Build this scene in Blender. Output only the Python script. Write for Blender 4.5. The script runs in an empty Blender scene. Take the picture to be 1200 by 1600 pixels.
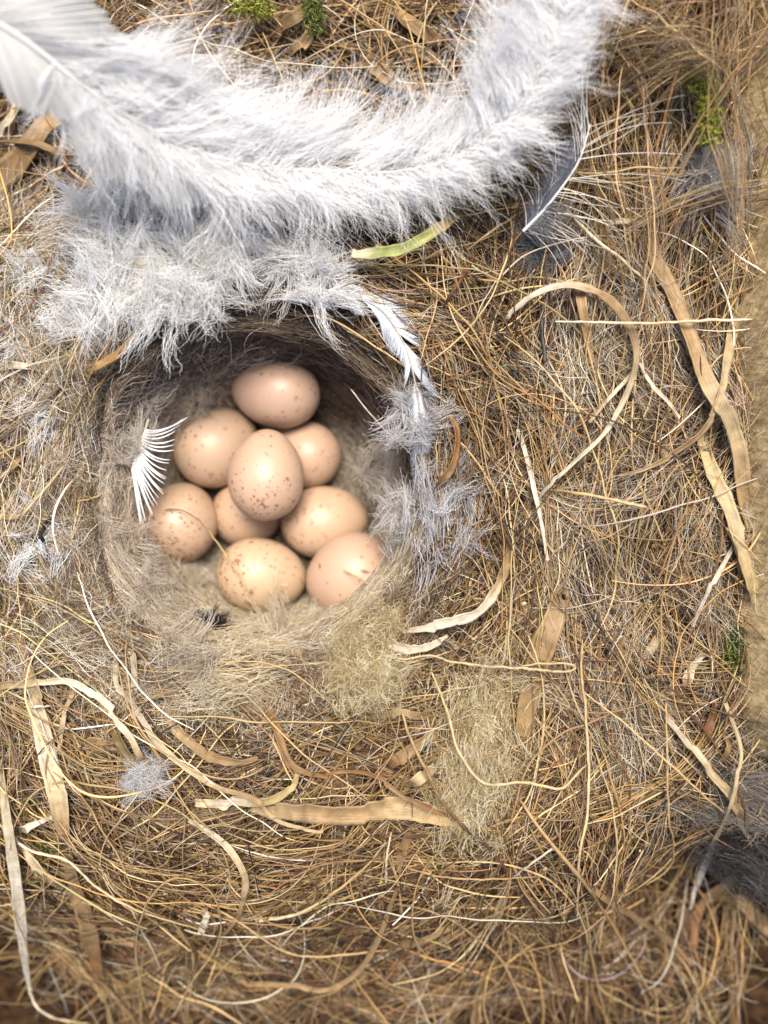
import bpy, math
import numpy as np
from mathutils import Vector

rng = np.random.default_rng(11)
scene = bpy.context.scene
scene.unit_settings.system = 'METRIC'
scene.unit_settings.scale_length = 0.0115          # one scene unit is about 1.15 cm of nest
COL = scene.collection

# ------------------------------------------------------------------ camera, light, exposure
D = 14.0
cam_d = bpy.data.cameras.new('camera')
cam = bpy.data.objects.new('camera', cam_d); COL.objects.link(cam)
cam.location = (0, 0, D); cam.rotation_euler = (0, 0, 0)
cam_d.sensor_fit = 'VERTICAL'; cam_d.sensor_height = 24.0; cam_d.lens = 24.0 * D / 16.0
cam_d.clip_start = 0.1; cam_d.clip_end = 200.0
cam_d.dof.use_dof = True; cam_d.dof.focus_distance = D - 0.25
cam_d.dof.aperture_fstop = 0.062
scene.camera = cam

SUN_EL, SUN_AZ = math.radians(69), math.radians(4)      # azimuth from +Y towards +X
world = bpy.data.worlds.new('World'); scene.world = world; world.use_nodes = True
wn = world.node_tree
sky = wn.nodes.new('ShaderNodeTexSky'); sky.sky_type = 'NISHITA'; sky.sun_disc = False
sky.sun_elevation = SUN_EL; sky.sun_rotation = SUN_AZ; sky.air_density = 0.7; sky.dust_density = 3.0; sky.ozone_density = 0.6
wn.links.new(sky.outputs['Color'], wn.nodes['Background'].inputs['Color'])
wn.nodes['Background'].inputs['Strength'].default_value = 0.085
sun_d = bpy.data.lights.new('sun', 'SUN'); sun_d.energy = 2.1; sun_d.angle = math.radians(26); sun_d.color = (1.0, 0.92, 0.80)
sun = bpy.data.objects.new('sun', sun_d); COL.objects.link(sun)
sdir = Vector((math.cos(SUN_EL) * math.sin(SUN_AZ), math.cos(SUN_EL) * math.cos(SUN_AZ), math.sin(SUN_EL)))
sun.rotation_euler = sdir.to_track_quat('Z', 'Y').to_euler(); sun.location = sdir * 30

vs = scene.view_settings
vs.view_transform = 'Standard'; vs.look = 'None'; vs.gamma = 1.0; vs.use_curve_mapping = False
vs.exposure = 1.78
scene.render.engine = 'CYCLES'
cy = scene.cycles
cy.max_bounces = 14; cy.diffuse_bounces = 10; cy.glossy_bounces = 2; cy.transmission_bounces = 12
cy.caustics_reflective = False; cy.caustics_refractive = False
cy.use_denoising = True

# ------------------------------------------------------------------ helpers
def sstep(a, b, x):
    t = np.clip((x - a) / (b - a), 0, 1); return t * t * (3 - 2 * t)

def lump(x, y, f, s):
    return (np.sin(x * f * 1.0 + 1.3 * s + 1.7 * np.sin(y * f * .83 + s)) + np.sin(y * f * 1.13 + 2.1 * s + 1.4 * np.sin(x * f * .77 - s))
            + np.sin((x + y) * f * .71 + 3.3 * s)) / 3

CX, CY, RX, RY, DEPTH = -1.93, 0.38, 2.70, 2.74, 3.05
def cup_r(x, y):
    th = np.arctan2(y - CY, x - CX)
    w = 1 + 0.012 * np.sin(3 * th + 1) + 0.014 * np.sin(5 * th + 2.2)
    return np.sqrt(((x - CX) / RX) ** 2 + ((y - CY) / RY) ** 2) / w

def H(x, y):
    x = np.asarray(x, float); y = np.asarray(y, float)
    r = cup_r(x, y)
    o = 0.18 * lump(x, y, 1.3, 1.0) + 0.22 * lump(x, y, 2.7, 4.0) + 0.09 * lump(x, y, 6.1, 2.0)
    o = o - 3.1 * sstep(4.6, 9.4, -y) - 2.6 * np.exp(-((x - 5.5) ** 2 + (y + 6.6) ** 2) / 1.9)
    o = o - 1.0 * sstep(3.6, 5.5, y) * sstep(3.6, 2.2, x) - 0.45 * sstep(-3.8, -5.6, x)
    o = o + 0.6 * sstep(2.4, 4.4, x) * sstep(5.3, 4.5, x) * sstep(2.5, 7, y)
    o = o + 0.12 * np.exp(-((r - 1.15) / 0.15) ** 2) - 0.45 * np.exp(-((x + 2.3) / 1.6) ** 2 - ((y + 2.5) / 0.6) ** 2)
    c = -DEPTH * (1 - np.minimum(r, 1.5) ** 7)
    k = 0.35
    h = np.clip(0.5 + 0.5 * (o - c) / k, 0, 1)
    return o * (1 - h) + c * h - k * h * (1 - h)

def P(px, py, z):
    """The place at height z that the photo shows at (px, py)."""
    s = 0.01 * (D - z) / D
    return ((px - 600) * s, (800 - py) * s, z)

def on_nest(px, py, off):
    z = 0.0
    for _ in range(5):
        x, y, _z = P(px, py, z)
        z = 0.5 * z + 0.5 * (float(H(x, y)) + off)
    return P(px, py, z)

def spline(pts, n):
    """Catmull-Rom through the points, n samples evenly spread."""
    p = np.asarray(pts, float)
    if len(p) == 2: p = np.stack([p[0], p.mean(0), p[1]])
    q = np.vstack([2 * p[0] - p[1], p, 2 * p[-1] - p[-2]])
    out = []
    for i in range(1, len(q) - 2):
        t = np.linspace(0, 1, 24, endpoint=False)[:, None]
        a, b, c, d = q[i - 1], q[i], q[i + 1], q[i + 2]
        out.append(0.5 * (2 * b + (c - a) * t + (2 * a - 5 * b + 4 * c - d) * t ** 2 + (3 * b - a - 3 * c + d) * t ** 3))
    out = np.vstack(out + [p[-1:]])
    L = np.r_[0, np.cumsum(np.linalg.norm(np.diff(out, axis=0), axis=1))]
    s = np.linspace(0, L[-1], n)
    return np.stack([np.interp(s, L, out[:, k]) for k in range(out.shape[1])], 1)

def norm(v):
    return v / np.maximum(np.linalg.norm(v, axis=-1, keepdims=True), 1e-9)

def make_mesh(name, V, F, C, mat, parent=None, smooth=True, uv=None):
    V = np.ascontiguousarray(V, np.float32); F = np.ascontiguousarray(F, np.int32)
    me = bpy.data.meshes.new(name)
    me.vertices.add(len(V)); me.vertices.foreach_set('co', V.ravel())
    k = F.shape[1]
    me.loops.add(F.size); me.loops.foreach_set('vertex_index', F.ravel())
    me.polygons.add(len(F)); me.polygons.foreach_set('loop_start', np.arange(len(F), dtype=np.int32) * k)
    me.polygons.foreach_set('loop_total', np.full(len(F), k, np.int32))
    me.polygons.foreach_set('use_smooth', np.full(len(F), smooth))
    me.update(calc_edges=True)
    if C is not None:
        a = me.attributes.new('Col', 'FLOAT_COLOR', 'POINT')
        a.data.foreach_set('color', np.c_[C, np.ones(len(V))].astype(np.float32).ravel())
    if uv is not None:
        l = me.uv_layers.new(name='UVMap'); l.data.foreach_set('uv', uv[F.ravel()].astype(np.float32).ravel())
    me.materials.append(mat)
    o = bpy.data.objects.new(name, me); COL.objects.link(o)
    if parent: o.parent = parent
    return o

def strands_mesh(name, Pt, R, C, mat, parent=None, sides=3):
    N, K, _ = Pt.shape
    T = norm(np.gradient(Pt, axis=1))
    ref = norm(rng.normal(size=(N, 1, 3)))
    n1 = norm(np.cross(T, ref)); n2 = np.cross(T, n1)
    a = np.arange(sides) / sides * 2 * np.pi
    V = Pt[:, :, None, :] + R[:, :, None, None] * (np.cos(a)[None, None, :, None] * n1[:, :, None, :] + np.sin(a)[None, None, :, None] * n2[:, :, None, :])
    idx = np.arange(N * K * sides).reshape(N, K, sides)
    nx = np.roll(idx, -1, axis=2)
    F = np.stack([idx[:, :-1], nx[:, :-1], nx[:, 1:], idx[:, 1:]], -1).reshape(-1, 4)
    if C.ndim == 2: C = np.repeat(C[:, None, :], K, 1)
    Cv = np.repeat(C[:, :, None, :], sides, 2).reshape(-1, 3)
    return make_mesh(name, V.reshape(-1, 3), F, Cv, mat, parent)

def strands(name, Pt, R, C, mat, parent=None):
    """Uncountable fine fibres: hair curves."""
    N, K, _ = Pt.shape
    hc = bpy.data.hair_curves.new(name)
    hc.add_curves([K] * N)
    hc.attributes['position'].data.foreach_set('vector', Pt.astype(np.float32).ravel())
    a = hc.attributes.get('radius') or hc.attributes.new('radius', 'FLOAT', 'POINT')
    a.data.foreach_set('value', R.astype(np.float32).ravel())
    if C.ndim == 2: C = np.repeat(C[:, None, :], K, 1)
    c = hc.attributes.new('Col', 'FLOAT_COLOR', 'POINT')
    c.data.foreach_set('color', np.concatenate([C, np.ones((N, K, 1))], 2).astype(np.float32).ravel())
    hc.materials.append(mat)
    o = bpy.data.objects.new(name, hc); COL.objects.link(o)
    if parent: o.parent = parent
    return o

def tag(o, label=None, cat=None, group=None, kind=None):
    if label: o['label'] = label
    if cat: o['category'] = cat
    if group: o['group'] = group
    if kind: o['kind'] = kind
    return o

def empty(name, loc=(0, 0, 0)):
    o = bpy.data.objects.new(name, None); COL.objects.link(o); o.location = (0, 0, 0); o.empty_display_size = 0.2
    return o

# ------------------------------------------------------------------ materials
def fibre_mat(name, translucent=0.2, rough=0.55, spec=0.25, vary=0.0, vscale=6.0):
    m = bpy.data.materials.new(name); m.use_nodes = True
    nt = m.node_tree; n = nt.nodes; l = nt.links
    b = n['Principled BSDF']; out = n['Material Output']
    at = n.new('ShaderNodeAttribute'); at.attribute_name = 'Col'
    src = at.outputs['Color']
    if vary:
        tc = n.new('ShaderNodeTexCoord'); nz = n.new('ShaderNodeTexNoise'); nz.inputs['Scale'].default_value = vscale; nz.inputs['Detail'].default_value = 5
        l.new(tc.outputs['Object'], nz.inputs['Vector'])
        mr = n.new('ShaderNodeMapRange'); mr.inputs['From Min'].default_value = .3; mr.inputs['From Max'].default_value = .7
        mr.inputs['To Min'].default_value = 1 - vary; mr.inputs['To Max'].default_value = 1 + vary
        l.new(nz.outputs['Fac'], mr.inputs['Value'])
        mx = n.new('ShaderNodeMix'); mx.data_type = 'RGBA'; mx.blend_type = 'MULTIPLY'; mx.inputs[0].default_value = 1
        l.new(src, mx.inputs[6]); l.new(mr.outputs['Result'], mx.inputs[7]); src = mx.outputs[2]
    l.new(src, b.inputs['Base Color'])
    b.inputs['Roughness'].default_value = rough; b.inputs['Specular IOR Level'].default_value = spec
    if translucent:
        t = n.new('ShaderNodeBsdfTranslucent'); l.new(src, t.inputs['Color'])
        mix = n.new('ShaderNodeMixShader'); mix.inputs[0].default_value = translucent
        l.new(b.outputs[0], mix.inputs[1]); l.new(t.outputs[0], mix.inputs[2]); l.new(mix.outputs[0], out.inputs['Surface'])
    return m

def blade_mat(name):
    """Dry grass blade: lengthwise veins, blotches, a dull sheen."""
    m = bpy.data.materials.new(name); m.use_nodes = True
    nt = m.node_tree; n = nt.nodes; l = nt.links
    b = n['Principled BSDF']; out = n['Material Output']
    at = n.new('ShaderNodeAttribute'); at.attribute_name = 'Col'
    uv = n.new('ShaderNodeUVMap'); uv.uv_map = 'UVMap'
    mp = n.new('ShaderNodeMapping'); mp.inputs['Scale'].default_value = (1.2, 60, 1)
    l.new(uv.outputs[0], mp.inputs['Vector'])
    nz = n.new('ShaderNodeTexNoise'); nz.inputs['Scale'].default_value = 1.0; nz.inputs['Detail'].default_value = 3
    l.new(mp.outputs[0], nz.inputs['Vector'])
    tc = n.new('ShaderNodeTexCoord'); n2 = n.new('ShaderNodeTexNoise'); n2.inputs['Scale'].default_value = 7; n2.inputs['Detail'].default_value = 6
    l.new(tc.outputs['Object'], n2.inputs['Vector'])
    ad = n.new('ShaderNodeMath'); ad.operation = 'ADD'; l.new(nz.outputs['Fac'], ad.inputs[0]); l.new(n2.outputs['Fac'], ad.inputs[1])
    mr = n.new('ShaderNodeMapRange'); mr.inputs['From Min'].default_value = .65; mr.inputs['From Max'].default_value = 1.35
    mr.inputs['To Min'].default_value = .5; mr.inputs['To Max'].default_value = 1.3
    l.new(ad.outputs[0], mr.inputs['Value'])
    mx = n.new('ShaderNodeMix'); mx.data_type = 'RGBA'; mx.blend_type = 'MULTIPLY'; mx.inputs[0].default_value = 1
    l.new(at.outputs['Color'], mx.inputs[6]); l.new(mr.outputs['Result'], mx.inputs[7])
    l.new(mx.outputs[2], b.inputs['Base Color'])
    bp = n.new('ShaderNodeBump'); bp.inputs['Strength'].default_value = .5; bp.inputs['Distance'].default_value = .02
    l.new(nz.outputs['Fac'], bp.inputs['Height']); l.new(bp.outputs[0], b.inputs['Normal'])
    b.inputs['Roughness'].default_value = .5; b.inputs['Specular IOR Level'].default_value = .35
    t = n.new('ShaderNodeBsdfTranslucent'); l.new(mx.outputs[2], t.inputs['Color'])
    mix = n.new('ShaderNodeMixShader'); mix.inputs[0].default_value = .2
    l.new(b.outputs[0], mix.inputs[1]); l.new(t.outputs[0], mix.inputs[2]); l.new(mix.outputs[0], out.inputs['Surface'])
    return m

M_FIB = fibre_mat('root_fibre', .12, .5, .3)
M_HAIR = fibre_mat('pale_hair', .2, .4, .4)
M_FUR = fibre_mat('lining_fur', .25, .6, .2)
M_DOWN = fibre_mat('white_down', .55, .7, .08)
M_WOOL = fibre_mat('plant_wool', .45, .7, .1)
M_MOSS = fibre_mat('moss', .3, .5, .3)
M_BLADE = blade_mat('dry_blade')
M_STEM = fibre_mat('dry_stem', .08, .5, .3, .25, 9)
M_DARK = fibre_mat('dark_bit', 0, .7, .2, .3, 12)

def body_mat():
    m = bpy.data.materials.new('nest_body'); m.use_nodes = True
    nt = m.node_tree; n = nt.nodes; l = nt.links; b = n['Principled BSDF']
    tc = n.new('ShaderNodeTexCoord'); nz = n.new('ShaderNodeTexNoise'); nz.inputs['Scale'].default_value = 5; nz.inputs['Detail'].default_value = 9
    l.new(tc.outputs['Object'], nz.inputs['Vector'])
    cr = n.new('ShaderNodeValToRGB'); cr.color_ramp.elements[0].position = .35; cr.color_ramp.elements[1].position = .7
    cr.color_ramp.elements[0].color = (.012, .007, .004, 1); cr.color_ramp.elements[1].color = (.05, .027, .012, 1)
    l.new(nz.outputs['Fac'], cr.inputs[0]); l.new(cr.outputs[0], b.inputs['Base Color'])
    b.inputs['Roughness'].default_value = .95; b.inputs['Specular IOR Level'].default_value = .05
    bp = n.new('ShaderNodeBump'); bp.inputs['Distance'].default_value = .1; l.new(nz.outputs['Fac'], bp.inputs['Height']); l.new(bp.outputs[0], b.inputs['Normal'])
    return m
M_BODY = body_mat()

def egg_mat():
    m = bpy.data.materials.new('eggshell'); m.use_nodes = True
    nt = m.node_tree; n = nt.nodes; l = nt.links; b = n['Principled BSDF']
    at = n.new('ShaderNodeAttribute'); at.attribute_name = 'Col'
    tc = n.new('ShaderNodeTexCoord'); nz = n.new('ShaderNodeTexNoise'); nz.inputs['Scale'].default_value = 3; nz.inputs['Detail'].default_value = 6
    l.new(tc.outputs['Object'], nz.inputs['Vector'])
    mr = n.new('ShaderNodeMapRange'); mr.inputs['To Min'].default_value = .9; mr.inputs['To Max'].default_value = 1.08; l.new(nz.outputs['Fac'], mr.inputs['Value'])
    mx = n.new('ShaderNodeMix'); mx.data_type = 'RGBA'; mx.blend_type = 'MULTIPLY'; mx.inputs[0].default_value = 1
    l.new(at.outputs['Color'], mx.inputs[6]); l.new(mr.outputs['Result'], mx.inputs[7]); l.new(mx.outputs[2], b.inputs['Base Color'])
    n3 = n.new('ShaderNodeTexNoise'); n3.inputs['Scale'].default_value = 45; n3.inputs['Detail'].default_value = 3; l.new(tc.outputs['Object'], n3.inputs['Vector'])
    bp = n.new('ShaderNodeBump'); bp.inputs['Strength'].default_value = .12; bp.inputs['Distance'].default_value = .01
    l.new(n3.outputs['Fac'], bp.inputs['Height']); l.new(bp.outputs[0], b.inputs['Normal'])
    b.inputs['Roughness'].default_value = .42; b.inputs['Specular IOR Level'].default_value = .4
    b.inputs['Subsurface Weight'].default_value = .25; b.inputs['Subsurface Radius'].default_value = (.25, .12, .06); b.inputs['Subsurface Scale'].default_value = .5
    return m
M_EGG = egg_mat()

# ------------------------------------------------------------------ nest body
nest = tag(empty('bird_nest'), 'round cup nest woven from brown rootlets, dry grass and hair, holding the eggs', 'nest')
n = 300
gx = np.linspace(-8.2, 8.2, n); gy = np.linspace(-10.5, 10.5, int(n * 1.28))
X, Y = np.meshgrid(gx, gy)
Z = H(X, Y) - 0.06
V = np.stack([X, Y, Z], -1).reshape(-1, 3)
i = np.arange(len(gx) * len(gy)).reshape(len(gy), len(gx))
F = np.stack([i[:-1, :-1], i[:-1, 1:], i[1:, 1:], i[1:, :-1]], -1).reshape(-1, 4)
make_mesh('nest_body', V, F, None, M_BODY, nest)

# ------------------------------------------------------------------ woven fibres
PAL = dict(tan=(.208, .130, .057), straw=(.38, .27, .13), brown=(.066, .036, .016), red=(.088, .042, .017), dark=(.014, .009, .005),
           white=(.52, .455, .36), grey=(.15, .12, .09), honey=(.265, .16, .057))
def pick(weights, N, jit=.33):
    keys = list(weights); w = np.array([weights[k] for k in keys], float); w /= w.sum()
    c = np.array([PAL[k] for k in keys])[rng.choice(len(keys), N, p=w)]
    return np.clip(c * np.exp(rng.normal(0, jit, (N, 1))) * (1 + rng.normal(0, .05, (N, 3))), .01, .85)

def fibres(N, K, lmin, lmax, asd, curl, wob, olo, ohi, arch, rmin, rmax, pal, xr=(-6.6, 6.6), yr=(-9.4, 9.2), rmincup=.97, align=1.0, kids=1, fan=.06, ring=None, gaps=0.0):
    x0 = rng.uniform(*xr, N); y0 = rng.uniform(*yr, N)
    if ring:
        a_ = rng.uniform(ring[0], ring[1], N); q_ = rng.uniform(ring[2], ring[3], N)
        x0, y0 = CX + RX * q_ * np.cos(a_), CY + RY * q_ * np.sin(a_)
    th = np.arctan2((y0 - CY) / RY, (x0 - CX) / RX) + np.pi / 2
    right = sstep(1.2, 3.0, x0)                                     # on the right the strands hang nearly straight up and down
    ang = np.where(right > rng.uniform(0, 1, N), np.pi / 2 + .05, th)
    big = rng.uniform(0, 1, N) > .72 * align
    ang = np.where(big, rng.uniform(0, 2 * np.pi, N), ang + rng.normal(0, asd, N)) + np.where(rng.uniform(0, 1, N) < .5, np.pi, 0)
    ang = ang + .5 * lump(x0, y0, 1.1, 7.7)
    L = rng.uniform(lmin, lmax, N); ds = (L / (K - 1))[:, None]
    kap = rng.normal(0, curl, (N, 1)) * ds
    hd = ang[:, None] + kap * (np.arange(K) - K / 2)[None] + np.cumsum(rng.normal(0, wob, (N, K)) * np.sqrt(ds), 1)
    x = np.cumsum(np.cos(hd) * ds, 1); y = np.cumsum(np.sin(hd) * ds, 1)
    x = x - x[:, K // 2:K // 2 + 1] + x0[:, None]; y = y - y[:, K // 2:K // 2 + 1] + y0[:, None]
    t = np.linspace(0, 1, K)[None]
    boff = np.zeros((N, 1))
    if kids > 1:                                                    # strands that run together in a loose bundle
        rp_ = lambda q: np.repeat(q, kids, 0)
        boff = rp_(rng.normal(.05, .09, (N, 1))); x, y, hd, L = rp_(x), rp_(y), rp_(hd), rp_(L); N = N * kids
        a_, b_, sh = rng.normal(0, fan, (N, 1)), rng.normal(0, fan * 1.3, (N, 1)), rng.normal(0, .25, (N, 1))
        sd_ = a_ + b_ * (2 * t - 1) + .025 * np.sin(t * rng.uniform(3, 9, (N, 1)) + rng.uniform(0, 6, (N, 1)))
        x, y = x - np.sin(hd) * sd_ + np.cos(hd) * sh, y + np.cos(hd) * sd_ + np.sin(hd) * sh
    xm, ym = x[:, K // 2], y[:, K // 2]
    gap = gaps * (.85 * sstep(.12, .5, lump(xm, ym, 1.9, 9.1)) + .9 * np.exp(-((xm - 5.4) ** 2 + (ym + 6.5) ** 2) / 2.2) + .45 * sstep(4.4, 8.0, -ym))
    ok = (cup_r(x, y).min(1) > rmincup) & (rng.uniform(0, 1, N) > gap)
    x, y, L, boff = x[ok], y[ok], L[ok], boff[ok]; N = len(x)
    h = H(x, y)
    hs = h.mean(1, keepdims=True) * .5 + h * .5                   # stiff: bridges small dips
    off = boff + rng.uniform(olo, ohi, (N, 1)) + arch * rng.normal(.4, .5, (N, 1)) * (1 - (2 * t - 1) ** 2) + rng.normal(0, .06, (N, 1)) * (t - .5) * 2
    off = off + .05 * np.sin(t * rng.uniform(3, 12, (N, 1)) + rng.uniform(0, 6, (N, 1)))
    z = np.maximum(hs, h - .05) + off
    r = np.exp(rng.uniform(np.log(rmin), np.log(rmax), (N, 1))) * (1 - .55 * np.abs(2 * t - 1) ** 3) * (1 + .15 * np.sin(t * rng.uniform(5, 25, (N, 1))))
    return np.stack([x, y, z], -1), r, pal(x[:, K // 2], y[:, K // 2], N)

def cat3(*a):
    K = a[0][0].shape[1]
    return tuple(np.concatenate([q[j] for q in a], 0) for j in range(3))

def pal_deep(x, y, N):
    return pick(dict(brown=4, red=1.5, dark=2, tan=1.5, grey=.6), N)
def pal_mid(x, y, N):
    a = pick(dict(brown=3, red=.8, tan=4, straw=1.8, honey=.8, grey=1.4, dark=.8), N)
    b = pick(dict(brown=4, red=.8, tan=2.6, straw=.8, dark=.7), N)
    g = pick(dict(grey=3, tan=2, white=1.2, brown=2), N)
    low = (sstep(3.5, 6.5, -y) > rng.uniform(0, 1, N))[:, None]
    lf = (sstep(-2.2, -4.2, x) * sstep(-3.5, -2, y) * .7 > rng.uniform(0, 1, N))[:, None]
    return np.where(lf, g, np.where(low, b, a))
def pal_top(x, y, N):
    a = pick(dict(straw=3, tan=4, honey=2, white=1.2, red=.8, brown=1), N)
    return a
def pal_hair(x, y, N):
    return pick(dict(white=5, straw=2, grey=2, dark=.5), N)

A = fibres(15000, 12, 1.2, 3.4, .5, .2, .2, -.10, .04, .04, .007, .019, pal_deep, gaps=1.0)
A2 = fibres(9000, 12, .8, 2.4, .6, .3, .3, -.04, .14, .04, .003, .007, pal_mid, gaps=1.0)
B = fibres(560, 12, 1.4, 4.4, .42, .25, .18, -.05, .16, .08, .005, .013, pal_mid, kids=13, fan=.09, gaps=.8)
B2 = fibres(5400, 12, 1.2, 4.2, .45, .3, .25, .02, .30, .12, .006, .017, pal_mid, gaps=.9)
strands('root_mat', *cat3(A, A2, B, B2), M_FIB, nest)['kind'] = 'stuff'
Cc = fibres(1500, 16, 1.6, 5.6, .45, .4, .16, .10, .48, .20, .005, .0155, pal_top, gaps=.6)
C1 = fibres(120, 16, 1.6, 4.4, .45, .2, .15, .10, .24, .10, .0035, .0095, pal_top, kids=8, fan=.08)
C2 = fibres(500, 16, .5, 1.6, 1.0, .9, .5, .12, .34, .10, .004, .008, pal_top, align=.5)
C3 = fibres(34, 16, 2.0, 4.2, .22, .2, .15, .25, 1.1, .2, .004, .010, lambda x, y, n_: pick(dict(tan=4, brown=2, straw=2, grey=1.5), n_), kids=15, fan=.10, xr=(3.0, 5.3), yr=(4.6, 9.0), align=.2)
strands('loose_fibre', *cat3(Cc, C1, C2, C3), M_FIB, nest)['kind'] = 'stuff'
def pal_rim(x, y, N):
    return pick(dict(grey=4, brown=3, dark=1.5, tan=1.5, white=.8), N)
def pal_soft(x, y, N):
    return pick(dict(white=2, grey=2.5, tan=3, brown=.7), N)
H4 = fibres(210, 14, 1.0, 2.4, .35, .25, .2, .0, .3, .1, .0018, .0036, pal_hair, kids=14, fan=.10, xr=(2.4, 5.8), yr=(-4, 6))
Hh = fibres(2600, 14, .6, 2.4, .9, .5, .4, .05, .36, .1, .002, .0038, pal_hair, align=.6)
H2 = fibres(80, 14, .8, 2.2, .6, .4, .4, .0, .26, .1, .0018, .0034, pal_hair, kids=14, fan=.10, yr=(-5, 9))
H3 = fibres(240, 14, .8, 2.4, .7, .4, .25, .05, .3, .1, .002, .004, pal_hair, kids=16, fan=.12, xr=(-6.6, -3.6), yr=(-3.2, 5.0), rmincup=.93)
R1 = fibres(3200, 14, .5, 1.6, .7, .6, .5, .02, .22, .08, .003, .007, pal_rim, ring=(0, 6.283, .98, 1.18), rmincup=.86, align=.7)
R2 = fibres(380, 14, .6, 1.6, .9, .7, .6, .03, .24, .10, .002, .0042, pal_soft, ring=(2.2, 5.6, .95, 1.28), rmincup=.80, align=.5, kids=16, fan=.10)
strands('pale_hair', *cat3(Hh, H2, H3, H4, R1, R2), M_HAIR, nest)['kind'] = 'stuff'

# ------------------------------------------------------------------ cup lining: fur and down pressed round the bowl
def lining(N, K, th0, th1, s0, s1, lmin, lmax, slope_sd, wob, olo, ohi, r0, r1, cols, jit=.25, curl=.4):
    th = rng.uniform(th0, th1, N); s = rng.uniform(s0, s1, N)
    L = rng.uniform(lmin, lmax, N); ds = (L / (K - 1))[:, None]
    hd = rng.normal(0, slope_sd, (N, 1)) + np.where(rng.uniform(0, 1, (N, 1)) < .5, np.pi, 0) + np.cumsum(rng.normal(0, wob, (N, K)) * np.sqrt(ds), 1) + rng.normal(0, curl, (N, 1)) * (np.arange(K)[None] - K / 2) * ds
    # arc length along the wall: u tangential, v down the wall (s: 0 floor centre .. 1 rim)
    u = np.cumsum(np.cos(hd) * ds, 1); v = np.cumsum(np.sin(hd) * ds, 1)
    sv = np.clip(s[:, None] + v / 4.4, .02, 1.7)                    # about 4.4 units from floor centre to rim
    rr = np.where(sv < .45, sv / .45 * .72, .72 + (1 - .72) * np.clip((sv - .45) / .55, 0, 3) ** .75)
    tv = th[:, None] + u / np.maximum(rr * 2.4, .5)
    x = CX + RX * rr * np.cos(tv); y = CY + RY * rr * np.sin(tv)
    z = H(x, y)
    off = rng.uniform(olo, ohi, (N, 1)) * (1 + .3 * np.sin(np.linspace(0, 1, K)[None] * rng.uniform(2, 9, (N, 1))))
    ix = (CX - x) * off * sstep(.5, .8, rr) * .42; iy = (CY - y) * off * sstep(.5, .8, rr) * .42
    pt = np.stack([x + ix, y + iy, z + off * (1 - .6 * sstep(.6, .9, rr))], -1)
    t = np.linspace(0, 1, K)[None]
    r = np.exp(rng.uniform(np.log(r0), np.log(r1), (N, 1))) * (1 - .6 * np.abs(2 * t - 1) ** 3)
    c = np.array(cols)[rng.choice(len(cols), N)] * np.exp(rng.normal(0, jit, (N, 1)))
    return pt, r, np.clip(c, .01, .85)
R_ = np.radians
greybrown = [(.17, .125, .09), (.11, .08, .058), (.24, .19, .145), (.07, .05, .036), (.19, .12, .07)]
beige = [(.70, .62, .51), (.56, .47, .365), (.80, .73, .63), (.36, .28, .20)]
cream = [(.74, .65, .50), (.60, .50, .35), (.82, .76, .63), (.38, .29, .18)]
pieces = [lining(9000, 12, R_(-180), R_(180), .0, 1.02, .8, 2.2, .5, .5, .0, .10, .004, .008, greybrown),
          lining(6000, 12, R_(-25), R_(150), .45, 1.10, .6, 2.0, .55, .5, .03, .20, .003, .007, greybrown)]
strands('cup_lining', *cat3(*pieces), M_FUR, nest)['kind'] = 'stuff'
pieces = [lining(11000, 14, R_(118), R_(235), .35, .96, .7, 2.0, .7, .9, .03, .20, .0025, .005, beige, curl=.9),
          lining(11000, 14, R_(215), R_(338), .5, 1.02, .7, 1.8, .8, 1.0, .03, .22, .0025, .005, cream, curl=.9),
          lining(2500, 14, R_(-40), R_(20), .3, .85, .6, 1.4, .9, .9, .05, .22, .0025, .005, beige, curl=.9),
          lining(2200, 14, R_(100), R_(150), .3, .8, .6, 1.4, .9, .9, .05, .3, .0025, .005, beige, curl=.9),
          lining(2200, 14, R_(-180), R_(180), .0, .5, .5, 1.4, .9, .9, .0, .15, .0025, .005, beige, curl=.9)]
strands('cup_down', *cat3(*pieces), M_DOWN, nest)['kind'] = 'stuff'

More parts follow.
